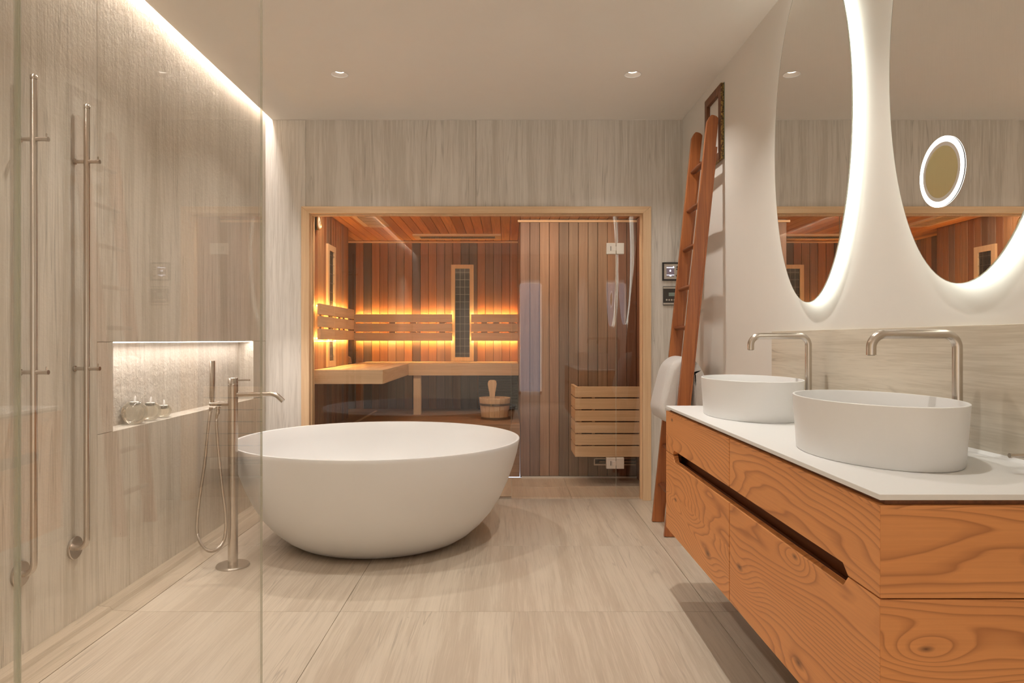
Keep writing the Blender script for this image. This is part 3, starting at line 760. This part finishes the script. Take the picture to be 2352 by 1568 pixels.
# bucket with staves
UX, UY = (1136.5-1164)/1568*5.74, 5.74
bk = thing('sauna_bucket', 'round wooden sauna bucket with metal hoops on the slatted step', 'bucket', (UX, UY, PZ))
ns = 18; R0, R1, HB = .112, .132, .178
src = None
for i in range(ns):
    da = 2*PI/ns
    a0_ = -da/2+.008; a1_ = da/2-.008
    if src is None:
        src = obj('stave', MB().lathe([(R0-.014, PZ+.001), (R0, PZ+.001), (R1, PZ+HB), (R1-.002, PZ+HB+.003), (R1-.014, PZ+HB)], (UX, UY, 0), 3, a0=a0_, a1=a1_, close=True), M['bench_z'], bk, 30, org=(UX, UY, PZ))
    else: inst(src, bk, (0,0,0), rotz=da*i)
obj('bucket_bottom', MB().lathe([(0, PZ+.012), (R0-.016, PZ+.012), (R0-.015, PZ+.024), (0, PZ+.024)], (UX, UY, 0), 32), M['bench_x'], bk, 30)
for z0, z1 in ((.004, .022), (.118, .136)):
    r = lambda z: R0+(R1-R0)*z/HB+.0015
    obj('hoop', MB().lathe([(r(z0)-.002, PZ+z0), (r(z0)+.001, PZ+z0), (r(z1)+.001, PZ+z1), (r(z1)-.002, PZ+z1)], (UX, UY, 0), 48, close=True), M['hoop'], bk, 40)
rv = obj('rivet', MB().lathe([(0, 0), (.007, 0), (.006, .004), (0, .005)], (UX-.028, UY-R0-.020, PZ+.127), 16, mat=Matrix.Rotation(R(90), 4, 'X')), M['brass'], bk, 40)
ld = thing('ladle', 'pale wooden ladle handle standing up in the sauna bucket', 'ladle', (UX-.03, UY+.04, PZ+.03))
lzs = [(.022, .03), (.020, .12), (.022, .17), (.026, .22), (.036, .265), (.040, .295), (.034, .318), (.018, .326)]
pf_ = [(-w_, z_) for w_, z_ in lzs] + [(w_, z_) for w_, z_ in reversed(lzs)]
obj('handle', MB().prism([(UX-.022+a*.95, PZ+b) for a, b in pf_], 'y', UY+.02, UY+.045, .003), M['bench_z'], ld)
obj('scoop', MB().lathe([(0, 0), (.03, .004), (.045, .02), (.047, .04), (.043, .04), (.038, .022), (0, .01)], (UX-.022, UY+.03, PZ+.026), 24), M['bench_z'], ld, 50)

# slatted heater guard on the right partition
gx0, gy0 = (1321-1164)/1568*5.09, 5.09
hg = thing('heater_guard', 'pale horizontal slatted box guarding the heater on the sauna right wall', 'heater guard', (gx0, 5.25, .223))
for i in range(6):
    z0 = .223+i*.0888; z1 = z0+.079
    obj('slat', MB().box(gx0, SXR-.003, gy0, gy0+.022, z0, z1, .0015), M['bench_x'], hg)
    obj('side_slat', MB().box(gx0, gx0+.022, gy0+.0225, PY-.001, z0, z1, .0015), M['bench_y'], hg)
obj('post', MB().box(gx0+.023, gx0+.05, gy0+.024, gy0+.05, .226, .74).box(gx0+.13, gx0+.15, gy0+.024, gy0+.05, .226, .74), M['bench_z'], hg)
obj('backing', MB().box(gx0+.06, SXR-.02, PY-.03, PY-.004, .30, .70), M['black'], hg)
for k_ in range(1): obj('cap', MB().box(gx0+.03, SXR-.003, gy0+.03, gy0+.16, .700, .712), M['black'], hg)
vt = thing('floor_vent', 'dark slotted air inlet with a metal rim below the slatted guard', 'vent', (.85, PY, .15))
vx0 = (1364-1164)/1568*PY
obj('rim', MB().box(vx0, SXR-.005, PY-.006, PY-.0005, .100, .112).box(vx0, vx0+.008, PY-.006, PY-.0005, .112, .155).box(vx0, SXR-.005, PY-.006, PY-.0005, .150, .156), M['steel_x'], vt)
obj('opening', MB().box(vx0+.008, SXR-.005, PY-.003, PY-.0005, .112, .150), M['black'], vt)
obj('tube', MB().rod((vx0+.04, PY-.010, .130), (SXR-.01, PY-.010, .130), .006), M['steel_x'], vt, 40)

# ================================================================== CONTROL PANELS
kb = YB/1568
def X_(p): return (p-1164)*kb
def Z_(p): return 1.096-(p-780)*kb
p1 = thing('control_panel', 'square sauna control panel with a dark screen in a black frame', 'control panel', (X_(1542), YB, Z_(623)))
def pb(name, parent, x0, x1, y0, y1, d0, d1, m, bev=0):
    return obj(name, MB().box(X_(x0), X_(x1), YB-d1, YB-d0, Z_(y1), Z_(y0), bev, 1), m, parent)
mb = MB()
for a in ((1520.8, 1563.6, 602.8, 606), (1520.8, 1563.6, 641.2, 644.6), (1520.8, 1524.2, 606, 641.2), (1560.3, 1563.6, 606, 641.2)):
    mb.box(X_(a[0]), X_(a[1]), YB-.014, YB, Z_(a[3]), Z_(a[2]))
obj('outer_frame', mb, M['black'], p1)
pb('face_plate', p1, 1524.2, 1560.3, 606, 641.2, 0, .010, M['silver'])
sc = pb('display', p1, 1530.2, 1547.6, 612, 635, .010, .0115, M['screen'])
pb('status_bar', sc, 1530.2, 1547.6, 614, 615.6, .0115, .0125, M['icon']); pb('status_bar', sc, 1530.2, 1547.6, 631.3, 632.3, .0115, .0125, M['icon'])
pb('status_bar', sc, 1537, 1541, 632.3, 634.6, .0115, .0125, M['icon']); pb('status_bar', sc, 1545, 1547.2, 612, 614, .0115, .0125, M['icon'])
cx, cz = X_(1538.6), Z_(621.7)
obj('drop_icon', MB().prism([(cx+.0055*math.cos(a)*(.55 if math.sin(a) > .3 else 1), cz+.0075*math.sin(a)) for a in [2*PI*i/16 for i in range(16)]], 'y', YB-.0125, YB-.0115), M['icon'], sc)
mx_ = Matrix.Rotation(R(90), 4, 'X')
for x, y, r in ((1554.5, 613.5, .0058), (1554.5, 618.8, .0058), (1554.5, 633.4, .0085)):
    obj('button', MB().lathe([(0, 0), (r, 0), (r, .003), (r*.8, .004), (0, .004)], (X_(x), YB-.010, Z_(y)), 20, mat=mx_), M['dkgrey'], p1, 40)
p2 = thing('control_panel', 'dark control panel with green display and five round buttons', 'control panel', (X_(1542), YB, Z_(679)))
pb('body', p2, 1522.5, 1565, 657.7, 700.7, 0, .012, M['dkgrey'], .001)
pb('trim_bar', p2, 1522.5, 1565, 659, 663, .012, .014, M['silver']); pb('trim_bar', p2, 1522.5, 1565, 695.5, 699.3, .012, .014, M['silver'])
pb('display', p2, 1535, 1549, 672, 680, .012, .0135, M['lcd'])
pb('emblem', p2, 1550.5, 1555.5, 668.8, 670.6, .012, .0132, M['silver'])
for x in (1530.2, 1536, 1541.8, 1547.8, 1553.8):
    obj('button', MB().lathe([(0, 0), (.0062, 0), (.0062, .002), (.005, .003), (0, .003)], (X_(x), YB-.012, Z_(688.8)), 20, mat=mx_), M['silver'], p2, 40)

# ================================================================== PICTURE FRAME
fr = thing('picture_frame', 'old brown wooden frame with carved gilt edge hanging empty on the wall', 'picture frame', (XR, 3.93, 2.1))
fy0, fy1, fz0, fz1, w_, tk = 3.778, 4.083, 2.100, 2.515, .045, .020
A_, B_ = XR-tk, XR-.0005
rail = lambda p: MB().prism(p, 'x', A_, B_, .002)
obj('frame_side', rail([(fy0, fz0), (fy0+w_, fz0+w_), (fy0+w_, fz1-w_), (fy0, fz1)]), M['frame_dark'], fr)
obj('frame_side', rail([(fy1, fz0), (fy1-w_, fz0+w_), (fy1-w_, fz1-w_), (fy1, fz1)]), M['frame_dark'], fr)
obj('frame_side', rail([(fy0, fz0), (fy1, fz0), (fy1-w_, fz0+w_), (fy0+w_, fz0+w_)]), M['frame_dark'], fr)
obj('frame_side', rail([(fy0, fz1), (fy1, fz1), (fy1-w_, fz1-w_), (fy0+w_, fz1-w_)]), M['frame_dark'], fr)
mb = MB()
nb = 26
for i in range(nb):
    z = fz0+.008+(fz1-fz0-.016)*i/(nb-1)
    mb.lathe([(0, -.0075), (.004, -.005), (.0058, 0), (.004, .005), (0, .0075)], (XR-tk/2-.002, fy0-.0005, z), 8)
for i in range(18):
    y = fy0+.01+(fy1-fy0-.02)*i/17
    for z in (fz0-.0005, fz1+.0005): mb.lathe([(0, -.0055), (.006, 0), (0, .0055)], (XR-tk/2-.002, y, z), 8)
obj('carved_beading', mb, M['gilt'], fr, 60)
obj('gilt_edge', MB().box(XR-tk+.001, XR-.003, fy0-.003, fy0, fz0, fz1).box(XR-tk+.001, XR-.003, fy0, fy1, fz1, fz1+.003).box(XR-tk+.001, XR-.003, fy0, fy1, fz0-.003, fz0), M['gilt'], fr)
obj('backing_edge', MB().box(XR-.003, XR-.0006, fy0-.007, fy0, fz0-.004, fz1+.004), M['green'], fr)

# ================================================================== LADDER
LY0, LY1 = 3.80, 4.115
ld = thing('ladder', 'reddish brown wooden ladder leaning on the right wall holding a towel', 'ladder', (.93, 3.96, 0))
XF, XT, ZT = .905, 1.146, 2.335
def lxz(z): return XF+(XT-XF)*z/ZT
ang = math.atan2(XT-XF, ZT)
def rail_mb(y0, y1):
    hw = .031; L = math.hypot(XT-XF, ZT)
    pr = [(-hw, 0), (hw, .0), (hw, L-.012)]
    for i in range(1, 9):
        a = R(90*i/8); pr.append((hw-.012-.030+ .03*0 + (.030)*math.cos(a)*1.0+.012*math.cos(a), L-.012+ .020*math.sin(a)))
    pr.append((-hw+.012, L-.002)); pr.append((-hw, L-.03))
    P = []
    for u, v in pr:
        P.append((XF+v*math.sin(ang)+u*math.cos(ang), v*math.cos(ang)-u*math.sin(ang)))
    P = [(x, max(z, .001)) for x, z in P]
    return MB().prism(P, 'y', y0, y1, .0025)
obj('side_rail', rail_mb(LY0-.013, LY0+.013), M['ladder'], ld)
obj('side_rail', rail_mb(LY1-.013, LY1+.013), M['ladder'], ld)
# edge beads on the rails
for y in (LY0, LY1):
    L = math.hypot(XT-XF, ZT)*.93
    P = [(XF+v*math.sin(ang)+u*math.cos(ang), max(.001, v*math.cos(ang)-u*math.sin(ang))) for u, v in ((.030, 0), (.042, 0), (.042, L), (.030, L))]
    obj('edge_bead', MB().prism(P, 'y', y-.009, y+.009, .002), M['ladder'], ld)
for i in range(9):
    z = 2.10-.234*i; x = lxz(z)
    obj('rung', MB().lathe([(0, LY0+.012), (.0135, LY0+.012), (.0165, (LY0+LY1)/2), (.0135, LY1-.012), (0, LY1-.012)], (x, 0, z), 20, 1.35, .85, Matrix.Rotation(R(-90), 4, 'X') if False else Matrix(((1,0,0,0),(0,0,1,0),(0,-1,0,0),(0,0,0,1)))), M['rung'], ld, 40)

# ================================================================== TOWEL
rz = 2.10-.234*5; rx = lxz(rz)
tw = thing('towel', 'thick white terry towel hanging over a rung of the wooden ladder', 'towel', (rx, 3.96, .62))
kt = 3.93/1568
TXp = lambda p: (p-1164)*kt
TZp = lambda p: 1.096-(p-780)*kt
outer = [(1529, 968), (1513, 958), (1507, 940), (1508, 925), (1515, 893), (1524, 855), (1534, 835), (1549, 822), (1565, 819), (1580, 822), (1594, 834), (1603, 848), (1609, 865), (1610, 900), (1611, 940), (1608, 950)]
inner = [(1580, 950), (1580, 905), (1580, 878), (1579, 864), (1577, 856), (1573, 856), (1570, 872), (1564, 910), (1558, 945), (1552, 968), (1542, 973)]
def cr(P, n=6):
    return [tuple(v[:2]) for v in bez([(a, b, 0) for a, b in P], n)]
def tw_mesh(y0, y1, outer, inner, seed):
    from mathutils import noise as mn
    mb = MB(); ring = cr(outer, 7)+cr(inner, 5); n = len(ring)
    for _ in range(10): ring = [tuple(ring[i-1][k]*.25+ring[i][k]*.5+ring[(i+1)%n][k]*.25 for k in (0, 1)) for i in range(n)]
    area2 = sum(ring[i][0]*ring[(i+1)%n][1]-ring[(i+1)%n][0]*ring[i][1] for i in range(n)); sg_ = 1 if area2 > 0 else -1
    nor = []
    for i in range(n):
        a, b = ring[i-1], ring[(i+1)%n]; dx_, dz_ = b[0]-a[0], b[1]-a[1]; L = math.hypot(dx_, dz_)+1e-6
        nor.append((dz_/L*sg_, -dx_/L*sg_))
    for _ in range(3):
        nor = [tuple((nor[i-1][k]+nor[i][k]*2+nor[(i+1)%n][k])/4 for k in (0, 1)) for i in range(n)]
    W = y1-y0; R_ = .05; ts = [R_/W*(1-math.cos(R(90*i/6))) for i in range(7)]; ts = ts+[.3, .4, .5, .6, .7]+[1-t for t in ts[::-1]]
    rings = []
    for t in ts:
        dist = min(t, 1-t)*W; u = max(0, 1-dist/R_); ins0 = 1-math.sqrt(max(0, 1-u*u))
        row = []
        for i, (a, b) in enumerate(ring):
            ins = ins0*(3+10*min(1, max(0, (1590-a)/25)))
            nv = mn.noise(Vector((a*.045, t*2.6+seed, b*.022)))*2.4
            row.append(mb.bm.verts.new((TXp(a-nor[i][0]*(ins-nv)), y0+W*t, TZp(b-nor[i][1]*(ins-nv)))))
        rings.append(row)
    for A, B in zip(rings, rings[1:]):
        for i in range(n): mb.bm.faces.new([A[i], A[(i+1)%n], B[(i+1)%n], B[i]])
    for rr in (rings[0], rings[-1]): bmesh.ops.triangulate(mb.bm, faces=[mb.bm.faces.new(rr)])
    return mb
tw_o = obj('towel_cloth', tw_mesh(LY0+.018, LY1+.004, outer, inner, 1), M['towel'], tw, 70)

# ================================================================== VANITY
VX, VY0, VY1, VZ0, VZ1, VS = .692, 1.265, 2.965, .284, .789, .616
VM = 2.123
va = thing('vanity_cabinet', 'wall hung larch vanity cabinet with four drawers and a cut finger slot', 'cabinet', (XR, 2.1, VZ0))
HZ0, HZ1, HY0, HY1 = .5885, .6385, 1.385, 2.845     # finger slot
ch = .026
g = .0030; tf = .022
def front(name, y0, y1, z0, z1, upper):
    # outline with the slot cut out of the lower (or upper) edge
    s0 = max(y0, HY0); s1 = min(y1, HY1); ze = z0 if upper else z1
    zh = HZ1 if upper else HZ0
    if upper:
        P = [(y0, z0)]
        if s0 > y0: P += [(HY0, z0), (HY0+ch*.8, zh)]
        else: P = [(y0, zh)]
        P += ([(HY1-ch*.8, zh), (HY1, z0), (y1, z0)] if s1 < y1 else [(y1, zh)])
        P += [(y1, z1), (y0, z1)]
    else:
        P = [(y0, z0), (y1, z0)]
        P += ([(y1, z1), (HY1, z1), (HY1-ch*.8, zh)] if s1 < y1 else [(y1, zh)])
        P += ([(HY0+ch*.8, zh), (HY0, z1), (y0, z1)] if s0 > y0 else [(y0, zh)])
    return obj(name, MB().prism(P, 'x', VX, VX+tf, .0008), M['larch_y'], va)
front('drawer_front', VY0+.0016, VM-g, VS+g/2, VZ1, True)
front('drawer_front', VM+g, VY1, VS+g/2, VZ1, True)
front('drawer_front', VY0+.0016, VM-g, VZ0, VS-g/2, False)
front('drawer_front', VM+g, VY1, VZ0, VS-g/2, False)
obj('end_panel', MB().prism([(VX+.0008, VY0), (XR-.002, VY0), (XR-.002, VY0+.022), (VX+tf+.0006, VY0+.022), (VX+tf+.0006, VY0+.0014), (VX+.0008, VY0+.0014)], 'z', VS+g/2, VZ1), M['larch_x'], va)
obj('end_panel', MB().prism([(VX+.0008, VY0), (XR-.002, VY0), (XR-.002, VY0+.022), (VX+tf+.0006, VY0+.022), (VX+tf+.0006, VY0+.0014), (VX+.0008, VY0+.0014)], 'z', VZ0, VS-g/2), M['larch_x'], va)
obj('end_panel', MB().box(VX+tf+.0005, XR-.002, VY1-.022, VY1, VZ0, VZ1, .0008), M['larch_x'], va)
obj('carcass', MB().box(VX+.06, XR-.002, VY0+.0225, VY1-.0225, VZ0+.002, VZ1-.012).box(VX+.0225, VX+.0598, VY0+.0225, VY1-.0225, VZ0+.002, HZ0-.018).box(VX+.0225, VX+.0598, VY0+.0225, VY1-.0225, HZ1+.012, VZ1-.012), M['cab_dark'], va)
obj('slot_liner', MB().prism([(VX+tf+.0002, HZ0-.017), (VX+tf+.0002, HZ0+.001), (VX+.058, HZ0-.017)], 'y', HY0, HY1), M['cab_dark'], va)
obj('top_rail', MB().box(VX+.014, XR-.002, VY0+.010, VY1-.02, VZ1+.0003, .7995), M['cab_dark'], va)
ct = obj('countertop', MB().box(.688, XR-.001, 1.259, 2.955, .800, .811, .0012, 2), M['white'])
tag(ct, 'thin white countertop on the larch vanity under both basins', 'countertop')
spx = XR-.012
sp = obj('backsplash', MB().box(spx, XR-.0005, .2, 3.070, .8115, 1.133, .0006, 1), M['stone_splash'])
tag(sp, 'vein patterned stone backsplash on the wall behind the basins', 'backsplash')
sl = obj('seal_strip', MB().prism([(spx-.010, .8112), (spx-.0003, .8112), (spx-.0003, .8195)], 'y', 1.26, 2.955), M['white'])
tag(sl, 'white sealing strip between the countertop and the stone backsplash', 'seal')

def basin(yc, label):
    xc, a, b, z0, z1 = .917, .170, .262, .8115, .952
    t = thing('basin', label, 'sink', (xc, yc, z0), 'white oval vessel basins')
    pr = [(0, z0), (.945, z0), (.955, z0+.003), (.962, z0+.03), (.985, z0+.09), (1.0, z1-.004), (1.0, z1-.001), (.994, z1), (.975, z1), (.968, z1-.002), (.955, z1-.05), (.93, z0+.04), (.86, z0+.022), (.3, z0+.014), (0, z0+.013)]
    obj('bowl', MB().lathe([(r*a, z) for r, z in pr], (xc, yc, 0), 96, 1, b/a), M['white'], t, 40)
    obj('drain', MB().lathe([(0, z0+.0142), (.028, z0+.0142), (.028, z0+.018), (.022, z0+.019), (0, z0+.019)], (xc, yc, 0), 32), M['steel'], t, 40)
basin(1.708, 'white oval vessel basin nearer to the camera on the vanity top')
basin(2.570, 'white oval vessel basin at the ladder end of the vanity top')
def faucet(yc, label):
    x1, x0 = 1.130, .914; zt = 1.110; rb = .034; r = .0117
    t = thing('basin_faucet', label, 'faucet', (x1, yc, .811), 'tall basin faucets')
    pts = [(x1, yc, .813), (x1, yc, zt-rb)]
    for i in range(1, 11):
        a = R(90*i/10); pts.append((x1-rb+rb*math.cos(a), yc, zt-rb+rb*math.sin(a)))
    for i in range(0, 11):
        a = R(90*i/10); pts.append((x0+rb-rb*math.sin(a), yc, zt-rb+rb*math.cos(a)))
    pts.append((x0, yc, 1.058))
    obj('spout', MB().tube(pts, r, 24), M['steel'], t, 50)
    obj('aerator', MB().lathe([(.0085, 1.0570), (.0085, 1.0585), (0, 1.0585)], (x0, yc, 0), 20), M['dkgrey'], t, 40)
    obj('base_ring', MB().lathe([(.0118, .8112), (.0155, .8112), (.0155, .8135), (.0118, .8145)], (x1, yc, 0), 28), M['steel'], t, 40)
faucet(1.712, 'tall brushed steel arched faucet over the nearer white basin')
faucet(2.557, 'tall brushed steel arched faucet over the far basin by the ladder')
lv = thing('basin_mixer', 'steel mixer lever poking in beside the nearer basin at the right edge', 'faucet', (1.126, 1.45, .811))
obj('body', MB().lathe([(0, .8112), (.020, .8112), (.020, .868), (.019, .869), (0, .869)], (1.132, 1.45, 0), 32), M['steel'], lv, 40)
obj('lever', MB().rod((1.068, 1.45, .850), (1.132, 1.45, .850), .0042).rod((1.0675, 1.45, .850), (1.071, 1.45, .850), .0052), M['steel_x'], lv, 40)

# ================================================================== MIRRORS
def ell(cy, cz, a, b, n=96): return [(cy+a*math.cos(2*PI*i/n), cz+b*math.sin(2*PI*i/n)) for i in range(n)]
def mirror(cy, label):
    a, b, cz = .331, .652, 1.893
    t = thing('mirror', label, 'mirror', (XR, cy, cz), 'oval backlit mirrors')
    obj('mirror_glass', MB().prism(ell(cy, cz, a, b), 'x', 1.1650, 1.1690), M['mirror'], t)
    ii = ell(cy, cz, a-.007, b-.007); 
    obj('light_band', MB().prism(ii, 'x', 1.1695, 1.1810), M['band'], t, label='glowing white edge light')
    obj('mounting_plate', MB().prism(ell(cy, cz, a-.06, b-.06), 'x', 1.1815, XR-.0005), M['plaster'], t)
    mb = MB()
    P = ell(cy, cz, a-.0005, b-.0005); Q = ell(cy, cz, a+.0012, b+.0012); n = len(P)
    va_ = [[mb.bm.verts.new((x, *p)) for p in L_] for x, L_ in ((1.1648, P), (1.1648, Q), (1.1694, Q), (1.1694, P))]
    for k0 in range(4):
        A, B = va_[k0], va_[(k0+1)%4]
        for i in range(n): mb.bm.faces.new([A[i], A[(i+1)%n], B[(i+1)%n], B[i]])
    obj('glass_rim', mb, M['glass_edge'], t)
mirror(2.636, 'tall oval backlit mirror over the far basin, left of the two')
mirror(1.747, 'tall oval backlit mirror over the nearer basin at the right edge')
my, mz = 1.828, 1.545
mg = thing('magnifying_mirror', 'small round magnifying mirror with a white ring light on the large mirror', 'mirror', (1.165, my, mz))
ml = Matrix.Rotation(R(-90), 4, 'Y')
cc_ = (1.1648, my, mz)
obj('housing', MB().lathe([(0, .0), (.0925, .0), (.0935, .0014), (0, .0014)], cc_, 64, mat=ml), M['silver'], mg, 40)
obj('ring_light', MB().lathe([(.079, .0015), (.0935, .0015), (.0935, .0024), (.079, .0024)], cc_, 64, mat=ml, close=True), M['ringlight'], mg, 40)
obj('bezel', MB().lathe([(.0685, .0015), (.0788, .0015), (.0788, .0022), (.0685, .0022)], cc_, 64, mat=ml, close=True), M['silver'], mg, 40)
obj('magnifying_glass', MB().lathe([(.0683*t/8, .0015+.0006*(t/8)**2) for t in range(0, 9)], cc_, 64, mat=ml), M['mirror_mag'], mg, 60)
